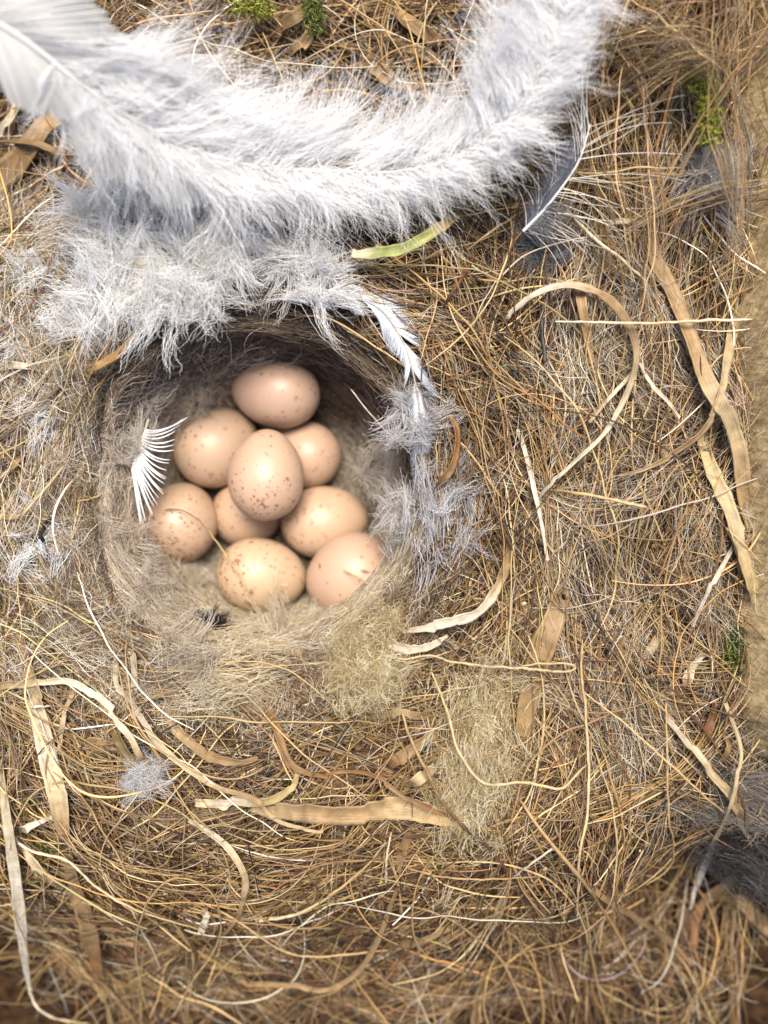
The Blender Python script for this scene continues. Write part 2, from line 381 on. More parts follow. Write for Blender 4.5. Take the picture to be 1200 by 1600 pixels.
# ------------------------------------------------------------------ eggs
def make_egg(label, px, py, z, a, b, ang, tilt, spots, base, blunt=1, extra=None, ns=0):
    """ang: direction of the blunt end in the picture plane, degrees counter-clockwise from right; tilt: how far that end is lifted towards the viewer."""
    r = np.random.default_rng(100 + ns)
    k = 0.01 * (D - z) / D
    a, b = a * k, b * k
    nu, nv = 150, 220
    u = np.linspace(0, np.pi, nu); v = np.linspace(0, 2 * np.pi, nv, endpoint=False)
    U, W = np.meshgrid(u, v, indexing='ij')
    ax = np.cos(U)                                                   # +1 blunt end
    rad = np.sin(U) * b * (1 + .10 * ax - .03 * ax ** 2)
    Vv = np.stack([a * ax, rad * np.cos(W), rad * np.sin(W)], -1)
    S = norm(Vv.copy())
    col = np.ones((nu, nv, 3)) * np.array(base)
    N = int(spots * 2.6)
    for j in range(N):
        t = r.uniform(0, 1)
        while True:
            d = norm(r.normal(size=3))
            if r.uniform() < np.clip(.16 + 1.0 * max(0, d[0]) ** 1.6 , 0, 1): break
        size = np.exp(r.uniform(np.log(.017), np.log(.040)))
        if r.uniform() < .1: size *= 1.5
        el = r.uniform(.6, 1.6); e1 = norm(np.cross(d, r.normal(size=3))); e2 = np.cross(d, e1)
        D1 = S @ e1; D2 = S @ e2; front = (S @ d) > 0
        wob = 1 + .25 * np.sin(3 * np.arctan2(D2, D1) + r.uniform(0, 6)) + .15 * np.sin(5 * np.arctan2(D2, D1) + r.uniform(0, 6))
        q = np.sqrt((D1 / el) ** 2 + (D2 * el) ** 2) / (size * wob)
        m = (1 - sstep(.65, 1.25, q)) * front * (r.uniform(.5, .95) if r.uniform() < .7 else r.uniform(.15, .35))
        c = np.array([(.19, .058, .018), (.15, .05, .02), (.21, .08, .03), (.10, .042, .022)][r.integers(4)])
        col = col * (1 - m[..., None]) + c * m[..., None]
    o_ax = np.array([math.cos(math.radians(ang)) * math.cos(math.radians(tilt)), math.sin(math.radians(ang)) * math.cos(math.radians(tilt)), math.sin(math.radians(tilt))])
    e1 = norm(np.cross([0, 0, 1.0], o_ax)); e2 = np.cross(o_ax, e1)
    Mx = np.stack([o_ax, e1, e2], 1)
    Wd = Vv @ Mx.T
    if extra:
        for (dx, dy, sx, sy, an, cc, st) in extra:                   # marks at a place on the shell, as seen from above
            up = Wd[..., 2] > 0
            X0 = Wd[..., 0] / k - dx; Y0 = -Wd[..., 1] / k - dy
            ca, sa = math.cos(math.radians(an)), math.sin(math.radians(an))
            q = np.sqrt(((X0 * ca + Y0 * sa) / sx) ** 2 + ((-X0 * sa + Y0 * ca) / sy) ** 2)
            m = (1 - sstep(.6, 1.3, q)) * up * st
            col = col * (1 - m[..., None]) + np.array(cc) * m[..., None]
    i = np.arange(nu * nv).reshape(nu, nv); ni = np.roll(i, -1, 1)
    Fq = np.stack([i[:-1], i[1:], ni[1:], ni[:-1]], -1).reshape(-1, 4)
    o = make_mesh('egg', Wd.reshape(-1, 3), Fq, col.reshape(-1, 3), M_EGG)
    o.location = P(px, py, z)
    return tag(o, label, 'egg', 'clutch of eggs in the nest cup')
EG = (0.405, 0.291, 0.218)
make_egg('smooth pinkish egg at the top of the clutch, lying crosswise with few faint speckles', 431, 613, -1.8, 70, 55, -8, 5, 46, (0.407, 0.274, 0.198), ns=1)
make_egg('speckled cream egg partly under the topmost egg, beside the white curled feather', 338, 697, -2.2, 69, 61, -145, 15, 70, (0.413, 0.289, 0.201), ns=2)
make_egg('half hidden egg between the topmost egg and the dark furry cup wall', 478, 708, -2.4, 57, 51, -40, 10, 60, (0.407, 0.276, 0.192), ns=3)
make_egg('upright egg lying on top of the others in the middle of the clutch', 416, 742, -1.2, 72, 59, -92, 6, 120, (0.413, 0.281, 0.196), ns=4)
make_egg('round egg with rusty freckles touching the white curled feather, a hair across it', 280, 815, -2.0, 64, 61, -110, 30, 210, (0.413, 0.289, 0.196), ns=5)
make_egg('mostly covered egg underneath the upright middle egg', 390, 800, -2.45, 60, 52, 200, 5, 120, (0.407, 0.276, 0.183), ns=6)
make_egg('finely spotted egg tucked just above the plain brown marked egg', 508, 815, -2.3, 69, 56, 190, 8, 95, (0.413, 0.286, 0.192), ns=7)
make_egg('yellowish egg with dense rusty blotches, lowest of the clutch', 409, 899, -1.85, 71, 58, 172, 12, 170, (0.418, 0.298, 0.192), ns=8,
         extra=[(-14, 40, 7, 4, 30, (.17, .06, .022), .7), (-30, -25, 6, 4, 10, (.17, .06, .022), .7), (-8, 22, 4, 5, 0, (.16, .06, .022), .7)])
make_egg('plain pinkish egg with one dark brown mark, pressed against the cup wall', 549, 900, -1.65, 73, 66, 20, 8, 22, (0.413, 0.276, 0.194), ns=9,
         extra=[(22, -11, 7, 2.6, 15, (.14, .035, .02), .95), (14, -13, 8, 1.6, -10, (.36, .16, .08), .7)])

# ------------------------------------------------------------------ dry blades, stalks and fibres one can follow in the photo
KC = dict(PAL, pale=(.40, .31, .175), bone=(.54, .465, .345), yellow=(.36, .275, .115), green=(.29, .31, .10), orange=(.235, .11, .036),
          rust=(.11, .048, .02), olive=(.145, .10, .038), black=(.017, .013, .011), slate=(.064, .056, .05), blond=(.30, .195, .09))
def trace(pts, off):
    off = off + .08
    out = []
    m = len(pts)
    for j, p in enumerate(pts):
        if len(p) == 3: out.append(P(*p))
        else:
            e = off - (.30 if j == 0 else .12 if j == m - 1 else 0)
            out.append(on_nest(p[0], p[1], e))
    out = np.array(out)
    if m > 3:                                                        # a stalk is stiff: ease its height
        z = out[:, 2].copy(); z[1:-1] = np.maximum((z[:-2] + 2 * z[1:-1] + z[2:]) / 4, z[1:-1] - .05)
        for j in range(m):
            q = P(pts[j][0], pts[j][1], z[j]); out[j] = q
    return out

def blade(name, label, cat, pts, w, col, off=.45, roll=0.0, twist=0.0, group=None, curlw=.35):
    """A flat leaf: w in photo pixels along it; col one colour or several along it."""
    C3 = trace(pts, off)
    w = [max(w[0], .75 * w[1])] + list(w[1:])
    n = max(20, 9 * len(pts))
    c = spline(C3, n); T = norm(np.gradient(c, axis=0))
    sc = (D - c[:, 2]) / D * .01
    W = 1.0 * np.interp(np.linspace(0, 1, n), np.linspace(0, 1, len(w)), w) * sc / 2 if not np.isscalar(w) else np.full(n, w) * sc / 2
    rgh = .45 if np.max(w) > 24 else 1.0
    W = W * (1 + rgh * .09 * np.interp(np.arange(n), np.arange(0, n + 3, 3), rng.normal(0, 1, len(np.arange(0, n + 3, 3)))) + rgh * .04 * rng.normal(0, 1, n))
    kink = np.cumsum(np.where(rng.uniform(0, 1, (n, 1)) < .12, rng.normal(0, .018, (n, 3)), 0), 0); kink -= np.linspace(0, 1, n)[:, None] * kink[-1]
    c = c + kink + np.array([0, 0, 1.0]) * (.06 * np.sin(np.linspace(0, rng.uniform(4, 9), n) + rng.uniform(0, 6)) - .05)[:, None]
    side = norm(np.cross(T, [0, 0, 1.0])); up = np.cross(side, T)
    ra = np.radians(roll + twist * np.linspace(0, 1, n) + 18 * np.sin(np.linspace(0, 1, n) * 7 + rng.uniform(0, 6)))[:, None]
    s2 = side * np.cos(ra) + up * np.sin(ra); u2 = -side * np.sin(ra) + up * np.cos(ra)
    m = 7
    q = np.linspace(-1, 1, m)
    th = .012
    top = c[:, None] + W[:, None, None] * q[None, :, None] * s2[:, None] + (curlw * W[:, None] * (q[None] ** 2 - .4) + th)[..., None] * u2[:, None]
    bot = c[:, None] + W[:, None, None] * q[None, :, None] * s2[:, None] * .98 + (curlw * W[:, None] * (q[None] ** 2 - .4) - th)[..., None] * u2[:, None]
    ring = np.concatenate([top, bot[:, ::-1]], 1); k = 2 * m
    i = np.arange(n * k).reshape(n, k); ni = np.roll(i, -1, 1)
    Fq = np.stack([i[:-1], i[1:], ni[1:], ni[:-1]], -1).reshape(-1, 4)
    cap = [[i[e, j], i[e, j + 1], i[e, k - 2 - j], i[e, k - 1 - j]] for e in (0, n - 1) for j in range(m - 1)]
    Fq = np.vstack([Fq, np.array(cap)])
    cols = [col] if isinstance(col, str) else col
    cc = np.array([KC[x] for x in cols])
    t = np.linspace(0, 1, n)
    cv = np.stack([np.interp(t, np.linspace(0, 1, len(cc)), cc[:, z]) for z in range(3)], 1) if len(cc) > 1 else np.repeat(cc, n, 0)
    cv = cv * (1 + .12 * np.interp(np.arange(n), np.arange(0, n + 4, 4), rng.normal(0, 1, len(np.arange(0, n + 4, 4)))))[:, None]
    Cv = np.repeat(np.clip(cv, .01, .85)[:, None], k, 1).reshape(-1, 3)
    qq = np.r_[q, q[::-1]] * .5 + .5
    L = np.r_[0, np.cumsum(np.linalg.norm(np.diff(c, axis=0), axis=1))]
    uv = np.stack([np.repeat(L[:, None], k, 1) + rng.uniform(0, 50), np.repeat(qq[None], n, 0) * W.max() * 2.2 + rng.uniform(0, 50)], -1).reshape(-1, 2)
    o = make_mesh(name, ring.reshape(-1, 3), Fq, Cv, M_BLADE, uv=uv)
    return tag(o, label, cat, group)

def stalk(name, label, cat, pts, w, col, off=.45, group=None, mat=None, wob=.005):
    C3 = trace(pts, off)
    n = max(24, 9 * len(pts))
    c = spline(C3, n)
    jit = rng.normal(0, wob, (n, 3)); jit = (jit + np.roll(jit, 1, 0) + np.roll(jit, -1, 0)) / 2
    c = c + jit
    ww = [w] if np.isscalar(w) else w
    W = (np.interp(np.linspace(0, 1, n), np.linspace(0, 1, len(ww)), ww) if len(ww) > 1 else np.full(n, ww[0])) * .0042
    W = W * (1 + .12 * rng.normal(0, 1, n).clip(-1.5, 1.5)); W[0] *= .5; W[-1] *= .35
    cols = [col] if isinstance(col, str) else col
    cc = np.array([KC[x] for x in cols])
    t = np.linspace(0, 1, n)
    cv = np.stack([np.interp(t, np.linspace(0, 1, len(cc)), cc[:, z]) for z in range(3)], 1) if len(cc) > 1 else np.repeat(cc, n, 0)
    o = strands_mesh(name, c[None], W[None], cv[None] * rng.uniform(.9, 1.1), mat or M_STEM, sides=6)
    return tag(o, label, cat, group)

GB, GF = 'dry grass blades on the nest', 'single fibres lying on the nest'
def B_(label, pts, w, col, **k): return blade('grass_blade', label, 'grass blade', pts, w, col, group=GB, **k)
def F_(label, pts, w, col, **k): return stalk('plant_fibre', label, 'fibre', pts, w, col, group=GF, **k)

# right of the cup
B_('pale blade arching over in a hook on the rootlets beside the straight pale stalk', [(792,497),(840,462),(895,447),(950,467),(985,510),(997,560),(980,620),(945,677),(900,720),(850,767),(840,788)], [6,10,14,16,14,9,8,7,6,5,3], ['bone','bone','blond','tan','pale','bone','bone','bone'], off=.6, roll=15)
F_('straight pale stalk lying level across the rootlets near the wall', [(868,502),(940,504),(1015,505),(1100,501),(1175,499)], [4,5,5,6,5], ['bone','pale','bone'], off=.75)
B_('long broad tan blade running down along the wooden wall', [(1008,340),(1025,400),(1050,445),(1080,525),(1105,595),(1130,640),(1155,700),(1168,780),(1196,880)], [14,24,26,26,28,24,24,22,20], ['tan','blond','blond','pale','blond','yellow'], off=0.52)
B_('yellowish broad blade below the long tan blade along the wall', [(1098,675),(1120,740),(1145,800),(1165,875),(1192,955)], [12,22,22,24,22], ['yellow','pale','yellow'], off=0.50)
B_('narrow blade curving in a quarter circle under the level stalk', [(1152,485),(1145,545),(1130,610),(1100,670),(1060,705),(1010,732),(972,742)], [14,17,14,11,9,7,4], ['blond','pale','blond','straw'], off=.62, roll=20)
B_('short tan blade with a blunt end hanging inside the hooked blade', [(902,385),(907,465),(914,510),(926,566)], [10,14,15,10], ['tan','blond','blond'], off=0.52)
B_('broad brown blade standing upright above the two tufts of wool', [(887,875),(868,960),(848,1015),(830,1080),(812,1150)], [18,32,40,34,20], ['tan','blond','tan','blond'], off=0.48)
F_('straight honey coloured stalk with a cut end below the hooked blade', [(850,765),(920,773),(1010,793)], [5,6,7], ['honey','straw','straw'], off=.66)
F_('orange fibre slanting across rootlets towards the honey coloured stalk', [(735,530),(780,590),(840,625),(880,660),(917,688)], [2.5,3,4,4,3], ['honey','orange','orange'], off=.6)
B_('thin white sliver forking downward from the tip of the hooked blade', [(1000,567),(1025,605),(1065,652)], [5,6,4], ['bone','bone'], off=.6)
B_('thin white strip slanting away below the bend of the hooked blade', [(995,575),(960,615),(920,660)], [5,6,4], ['bone','pale'], off=.58)
B_('torn white strip standing beside the tail of the hooked blade', [(810,670),(825,720),(838,780),(857,877)], [4,8,6,4], ['bone','white','bone'], off=.56)
B_('curled strip with a bleached white tip pointing at the lowest eggs', [(800,850),(790,890),(765,940),(735,967),(690,977),(630,988)], [8,14,17,17,14,5], ['tan','blond','bone','bone','bone'], off=.55, roll=10)
B_('cream curved rind lying under the bleached white tip', [(597,990),(612,1005),(640,1016),(668,1012),(700,993)], [10,18,15,11,5], ['pale','bone','bone','bone'], off=.52)
B_('slim white blade slanting off the end of the yellowish broad blade', [(1167,820),(1120,900),(1085,980)], [4,7,5], ['bone','white'], off=.6)
B_('shredded orange brown strip hanging at the cup rim', [(690,635),(713,670),(707,720),(688,750),(672,782)], [7,12,11,12,5], ['tan','orange','tan','orange'], off=0.52, roll=30)
F_('dark grey twig piece standing upright beside the hooked blade', [(845,478),(848,520),(852,567)], [7,8,6], ['slate','black','slate'], off=.5)
F_('reddish brown stalk below the green blade tip', [(744,395),(715,445),(693,478)], [8,8,5], ['rust','rust','brown'], off=.5)
F_('fine dark fibre crossing the orange one above the honey stalk', [(770,520),(800,560),(835,605),(846,632)], [2.5,3,3,2], ['brown','dark'], off=.55)
B_('pale curved blade bending down into the cup behind the plain egg', [(634,868),(616,893),(606,925),(607,950),(614,962)], [4,7,8,8,6], ['pale','bone','pale'], off=.3, roll=25)
F_('thin pale loop overhanging the cup beside the plain egg', [(692,731),(645,732),(612,760),(597,800)], [2.5,3.5,3.5,2.5], ['bone','pale'], off=.55)
F_('long fine hair across the dark cup wall near the half hidden egg', [(548,608,-.7),(585,654,-.5),(640,709,.1)], [2,2,2], ['white','white'])
F_('bent tan hair lying across the freckled round egg and the lowest egg', [(257,797,-1.25),(284,797,-1.2),(317,819,-1.15),(347,859,-1.05),(372,896,-1.0),(386,921,-1.05)], [2,2.5,3,3.5,3.5,2], ['brown','tan','straw','straw'])
F_('straight straw coloured stem pointing at the dark mark on the plain egg', [(537,890,-.85),(578,914,-.45),(633,951,.35)], [3.5,4,4], ['straw','pale'])
# right bottom
F_('long upright fibre crossing the bundle below the wool tufts', [(910,1000),(908,1050),(915,1115),(920,1200),(917,1275),(905,1345),(902,1435)], [4,5,5,5,5,4,3], ['blond','pale','straw'], off=.62)
B_('pale tapering blade slanting down towards the dark fur', [(1040,1120),(1080,1170),(1115,1215),(1150,1255),(1170,1312)], [7,12,15,14,5], ['bone','pale','blond','pale'], off=.62, roll=15)
F_('thin brown end trailing from the tapering blade over dark fur', [(1168,1305),(1180,1345),(1191,1395),(1184,1418)], [4,4,4,3], ['blond','tan'], off=.6)
B_('slender white blade bent over the dark fur with a drooping tip', [(1132,1095),(1157,1165),(1155,1205),(1150,1245),(1140,1275),(1117,1325),(1092,1380),(1080,1422)], [5,6,6,8,9,10,9,3], ['pale','pale','pale','bone','white','white'], off=.72)
F_('kinked fibre ending in a hook beside the slender white blade', [(1040,1095),(1042,1175),(1045,1275),(1052,1315),(1050,1347),(1035,1365),(1010,1382)], [3,4,4,4,4,5,3], ['straw','blond','straw'], off=.65)
F_('wavy pale fibre looping below the larger tuft of wool', [(675,1050),(700,1115),(715,1170),(745,1215),(772,1226),(820,1222),(870,1232),(890,1222),(922,1188)], [4,5,5,5,5,5,6,5,3], ['straw','pale','straw'], off=.75)
F_('horizontal fibre ending in a narrow loop above the larger wool tuft', [(570,1035),(600,1024),(630,1030),(672,1024),(705,1033),(750,1040),(810,1044),(875,1050),(898,1046),(893,1038),(850,1037),(815,1041)], [3,4,4,4,4,5,5,5,4,4,4,3], ['straw','pale','straw'], off=.66)
F_('brown rootlet darkening downward across the broad flat leaf end', [(627,1108),(642,1156),(666,1204),(690,1249),(720,1288),(756,1318),(795,1362)], [4,5,6,6,7,7,6], ['straw','tan','brown','rust'], off=.72)
F_('tan fibre crossing the bundle and falling to the bottom edge', [(600,1408),(690,1430),(750,1470),(790,1510),(828,1600)], [4,5,6,5,4], ['tan','blond'], off=.6)
F_('stiff tan stalk slanting down through the crossing point', [(812,1250),(850,1305),(905,1370),(960,1450),(1022,1562)], [6,8,7,5,4], ['blond','tan','blond'], off=.66)
B_('flattened tan strip running from the crossing point to the lower corner', [(903,1368),(950,1410),(1000,1440),(1045,1470),(1085,1512)], [6,9,10,9,6], ['tan','blond','tan'], off=.55)
F_('level fibre meeting the crossing point from the broad leaf side', [(638,1357),(690,1370),(750,1374),(840,1370)], [3,4,4,3], ['straw','tan'], off=.55)
F_('fibre dropping from the crossing point to the bottom edge', [(908,1385),(918,1440),(927,1510),(950,1605)], [4,5,5,4], ['blond','tan'], off=.55)
F_('fine straight fibre slanting from the upright fibre to the tapering blade', [(910,1080),(980,1135),(1080,1225),(1132,1270)], [3,4,4,3], ['straw','blond'], off=.68)
B_('orange brown leaf strip standing behind the tapering blade', [(1090,1190),(1105,1140),(1117,1100)], [9,15,10], ['orange','rust'], off=.4)
B_('curled tan leaf end beside the orange brown leaf strip', [(1122,1135),(1137,1163),(1130,1190)], [8,16,7], ['blond','tan'], off=.45, roll=30)
B_('reddish brown broad strip standing upright below the dark fur', [(1068,1385),(1071,1430),(1073,1480)], [18,24,18], ['rust','brown'], off=0.50)
B_('tan ragged strip leaning on the reddish brown broad strip', [(1150,1367),(1112,1400),(1092,1432),(1084,1480)], [5,12,16,12], ['blond','tan','orange'], off=.5)
B_('broad pale strip sloping off to the corner below the dark fur', [(1105,1392),(1140,1405),(1165,1420),(1215,1462)], [10,20,24,22], ['tan','blond','tan'], off=.5)
B_('papery white flake above the tapering blade', [(1003,1048),(1015,1020),(1032,985)], [10,17,9], ['bone','blond'], off=.34)
B_('papery pale flake leaning beside the white flake', [(1063,1082),(1080,1055),(1101,1022)], [8,15,9], ['pale','bone'], off=.34)
B_('crumpled pale shred at the root of the tapering blade', [(1014,1093),(1038,1084),(1064,1079)], [8,17,10], ['bone','pale'], off=.34, roll=25)
B_('tan blade standing under the broad flat leaf end', [(610,1375),(625,1340),(641,1298)], [8,18,14], ['blond','tan'], off=.42)
B_('frayed pale strip lying low near the bottom edge', [(604,1483),(655,1475),(702,1448)], [8,13,9], ['tan','blond'], off=.45)
F_('pale thin stalk under the middle of the broad flat leaf', [(603,1380),(604,1340),(612,1300)], [5,5,4], ['bone','pale'], off=.6)
F_('curved white fibre beside the stiff tan stalk', [(800,1372),(830,1350),(868,1322)], [4,4,3], ['white','bone'], off=.6)
# below the cup
tagged = B_('broad flat leaf strip with a pointed end lying below the cup', [(388,1262),(450,1270),(520,1273),(600,1271),(650,1274),(700,1284),(737,1291)], [12,26,33,34,34,26,6], ['pale','blond','blond','straw','blond'], off=0.62)
B_('crooked yellowish ribbon joining the broad flat leaf strip', [(305,1254),(370,1261),(420,1255),(455,1234),(464,1212)], [10,15,14,13,8], ['pale','bone','yellow','yellow'], off=.5, roll=15)
B_('tan blade bowed like a smile above the yellowish ribbon', [(260,1110),(280,1150),(320,1180),(370,1192),(402,1187)], [9,15,15,13,6], ['pale','blond','tan','blond'], off=0.48)
B_('short pale blade hanging at the cup edge above the long curved one', [(200,968),(205,1030),(208,1082)], [9,11,9], ['pale','bone'], off=0.48)
B_('long narrow blade sweeping from the cup edge to the flat leaf', [(188,1000),(184,1072),(205,1100),(230,1145),(280,1195),(340,1232),(400,1250),(440,1285),(505,1300)], [6,9,10,10,9,8,8,6,4], ['pale','bone','pale','blond','pale'], off=.48, roll=15)
B_('orange brown twisted strip hanging below the cup', [(410,1080),(430,1140),(445,1185),(465,1205),(512,1215)], [9,15,13,9,5], ['tan','orange','tan','orange'], off=0.50, roll=25)
B_('orange frayed ribbon running onto the broad flat leaf', [(508,1215),(560,1213),(600,1225),(655,1262),(722,1290)], [5,6,7,8,5], ['orange','tan','orange'], off=.68)
B_('brown leaf strip pointing up at the larger wool tuft', [(600,1203),(640,1176),(680,1146)], [14,22,16], ['rust','blond','tan'], off=0.48)
B_('pale folded leaf strip under the orange frayed ribbon', [(625,1238),(650,1222),(680,1200)], [10,19,14], ['blond','pale'], off=.45)
B_('grey brown leaf strip between the two wool tufts', [(590,1120),(625,1115),(672,1122)], [6,14,12], ['pale','tan'], off=.38)
# left below
B_('arching pale blade that starts at the photo edge and droops to the white fuzz', [(-12,1074),(50,1064),(95,1062),(130,1078),(170,1110),(200,1143),(215,1175),(236,1204)], [10,11,11,11,11,10,9,6], ['tan','pale','bone','bone','bone','pale','orange'], off=0.68, roll=12)
B_('broad streaked blade standing below the arching pale one', [(30,985),(48,1062),(62,1125),(74,1187),(90,1255),(100,1305)], [9,18,24,28,29,22], ['blond','tan','pale','bone','pale','tan'], off=0.50)
B_('tan blade with a cut orange end near the lower corner', [(107,1335),(122,1415),(140,1475),(156,1524)], [20,25,25,20], ['tan','blond','tan','orange'], off=0.52)
B_('long white blade running down the photo edge', [(-4,1190),(8,1290),(22,1380),(36,1470),(45,1550)], [14,18,18,14,6], ['pale','bone','white','bone'], off=.6)
F_('thin tail curling away from the long white blade', [(45,1548),(60,1575),(90,1592),(140,1600)], [5,5,5,4], ['bone','straw'], off=.55)
B_('pale blade slanting from the long white blade to the tan blade', [(22,1308),(60,1362),(108,1404)], [12,17,12], ['bone','pale'], off=.4)
F_('long thin stalk slanting past the tan blade towards the bottom', [(10,1302),(50,1330),(105,1345),(150,1385),(210,1420),(310,1452)], [5,6,5,5,4,3], ['bone','pale','straw'], off=.55)
B_('curling blade below the white fuzz', [(292,1286),(350,1320),(382,1360),(386,1392),(367,1440),(343,1468)], [9,10,9,8,6,4], ['bone','pale','blond','blond'], off=.58, roll=15)
F_('large thin loop standing on the brown fibres below the fuzz', [(228,1572),(213,1495),(220,1435),(245,1390),(280,1372),(320,1385),(342,1420),(340,1475),(300,1535),(270,1590)], [3.5,4,4,4,4,4,4,4,4,3], ['straw','blond','straw'], off=.66)
F_('pale stalk with a white cut end pointing at the loop', [(400,1439),(450,1432),(500,1410),(565,1360),(604,1316)], [7,6,6,5,4], ['bone','straw','tan'], off=.55)
F_('long fibre swinging from the loop to the bottom middle', [(310,1405),(380,1445),(440,1485),(500,1495),(605,1484)], [4,5,5,5,4], ['straw','blond'], off=.55)
B_('narrow tan blade bowed along the bottom edge', [(365,1535),(450,1540),(500,1551),(550,1525),(585,1475),(622,1385)], [5,9,9,9,8,6], ['tan','blond','tan'], off=.5)
B_('small papery chip inside the large thin loop', [(321,1418),(318,1436),(314,1457)], [8,12,9], ['bone','bone'], off=.5)
F_('short white sliver lying across the broad streaked blade', [(38,1105),(58,1104),(79,1103)], [4,6,4], ['bone','white'], off=.62)
B_('short curved blade beside the broad streaked blade', [(124,1067),(98,1108),(87,1146),(82,1185)], [3,7,8,4], ['straw','pale','bone'], off=.5)
B_('olive brown blade entering the white fuzz', [(165,1118),(183,1150),(204,1180),(223,1204)], [7,17,16,8], ['tan','olive','olive'], off=0.48)
B_('short broad leaf scrap beside the olive brown blade', [(122,1160),(150,1166),(186,1174)], [10,24,12], ['blond','tan'], off=.34)
B_('white torn scrap next to the moss below the streaked blade', [(20,1300),(50,1290),(78,1280)], [8,14,6], ['bone','white'], off=.4)
F_('orange rootlet slanting from the streaked blade to the arching blade', [(40,1076),(90,1100),(150,1122),(215,1135)], [3,3.5,3.5,3], ['orange','tan'], off=.5)
# left and top
B_('wide tan leaf at the photo edge below the big white feather', [(-20,300),(40,232),(75,195),(120,170)], [32,40,38,30], ['blond','tan','blond'], off=0.50)
B_('pale grey blade leaning on the wide tan leaf', [(-4,212),(15,175),(31,146)], [10,15,10], ['bone','pale'], off=.5)
B_('twisted olive leaf crossing the wide tan leaf', [(-8,222),(50,222),(95,240),(152,235)], [8,12,15,6], ['olive','tan','olive'], off=.6, roll=30, twist=40)
F_('grey green stalk below the end of the olive leaf', [(154,238),(141,270),(126,298),(112,330)], [5,7,7,4], ['pale','olive'], off=.5)
F_('straight tan straw below the wide tan leaf', [(46,292),(80,270),(118,250)], [4,5,4], ['straw','pale'], off=.5)
F_('dark upright twig standing in the white down', [(154,470),(165,424),(180,380),(196,343)], [4,5,5,6], ['slate','rust','black'], off=.75)
F_('short grey twig slanting in the white down', [(199,341),(240,371),(271,400)], [5,5,4], ['slate','black'], off=.75)
B_('faded straw half buried in the white down', [(178,407),(215,408),(258,406)], [8,12,10], ['bone','pale'], off=.6)
B_('tan papery husk at the cup rim below the white down', [(114,602),(150,581),(180,558),(207,524)], [6,15,14,6], ['blond','honey','blond'], off=.5, roll=20)
F_('forked stem hanging from the papery husk', [(137,600),(126,626),(112,650)], [4,4,2.5], ['straw','pale'], off=.45)
F_('black crumb of bark on the pale fluff at the photo edge', [(40,836),(66,842),(67,817),(80,803)], [8,10,6,4], ['black','black'], off=.45, mat=M_DARK, wob=.04)
B_('dark curled moss leaf among the fluff left of the twig', [(56,452),(86,446),(101,420),(109,380)], [7,12,14,10], ['black','olive','dark'], off=.5, roll=30)
F_('yellow tan straw lying level at the photo edge beside the cup', [(-6,811),(30,806),(64,772),(101,727)], [6,7,6,4], ['honey','straw','pale'], off=.5)
F_('thin straw bent back like a hairpin beside the cup', [(101,727),(150,742),(169,755),(161,772),(120,784)], [3,4,4,4,2.5], ['pale','straw'], off=.5)
B_('short tan blade at the photo edge above the level straw', [(-6,752),(15,732),(38,711)], [7,9,6], ['blond','tan'], off=.45)
F_('tan straw slanting below the olive leaf', [(116,307),(90,345),(70,368)], [8,9,5], ['tan','blond'], off=.45)
B_('greyish flat straw at the photo edge above the papery husk', [(-8,570),(30,572),(66,576)], [10,13,8], ['white','bone'], off=.4)
B_('fresh greenish blade with a cut white end under the big feather', [(549,397),(592,392),(630,385),(670,365),(716,336)], [14,18,18,16,13], ['bone','green','green','yellow','yellow'], off=0.95)
B_('broad brown leaf strip behind the moss above the feather', [(560,90),(600,112),(650,140)], [12,24,16], ['tan','blond'], off=.46)
B_('tan leaf strip curling above the middle of the feather', [(450,92),(475,60),(490,30)], [8,18,14], ['blond','tan'], off=.46)
B_('brown flat leaf beside the top moss', [(420,62),(460,30),(480,5)], [14,26,16], ['tan','olive'], off=.46)
B_('wide tan leaf strip between the feather halves at the top edge', [(610,15),(650,40),(690,65)], [10,22,14], ['blond','tan'], off=.46)
B_('second tan leaf strip right under the one at the top edge', [(620,60),(670,85),(700,102)], [8,18,12], ['pale','blond'], off=.46)
F_('tan fibre rising between the feather halves', [(655,140),(662,60),(668,-10)], [3,4,3], ['blond','straw'], off=.7)
F_('bent rootlet between the feather halves near the leaf strips', [(410,50),(440,120),(470,180),(480,215)], [3,4,3,3], ['straw','blond'], off=.7)
F_('upright tan straw close to the end of the big feather', [(950,-10),(944,60),(940,160)], [9,9,7], ['blond','tan'], off=1.0)
F_('long orange rootlet falling beside the bright moss', [(1110,20),(1060,110),(1035,200),(1022,260),(1045,320),(1065,350)], [4,5,5,4,4,3], ['blond','orange','orange'], off=.7)
F_('white straw at the top edge near the wall', [(1105,30),(1130,20),(1165,8)], [5,9,8], ['white','bone'], off=.7)
F_('pale straw slanting from the dark feather to the rootlets', [(880,320),(920,365),(965,400),(1010,440)], [4,6,6,4], ['bone','pale'], off=.65)
F_('tan straw crossing the end of the dark feather', [(730,390),(770,360),(822,327)], [4,5,4], ['straw','blond'], off=.6)
B_('faded level straw between the dark feather and the wall', [(925,352),(970,348),(1022,346)], [7,9,6], ['bone','pale'], off=.5)

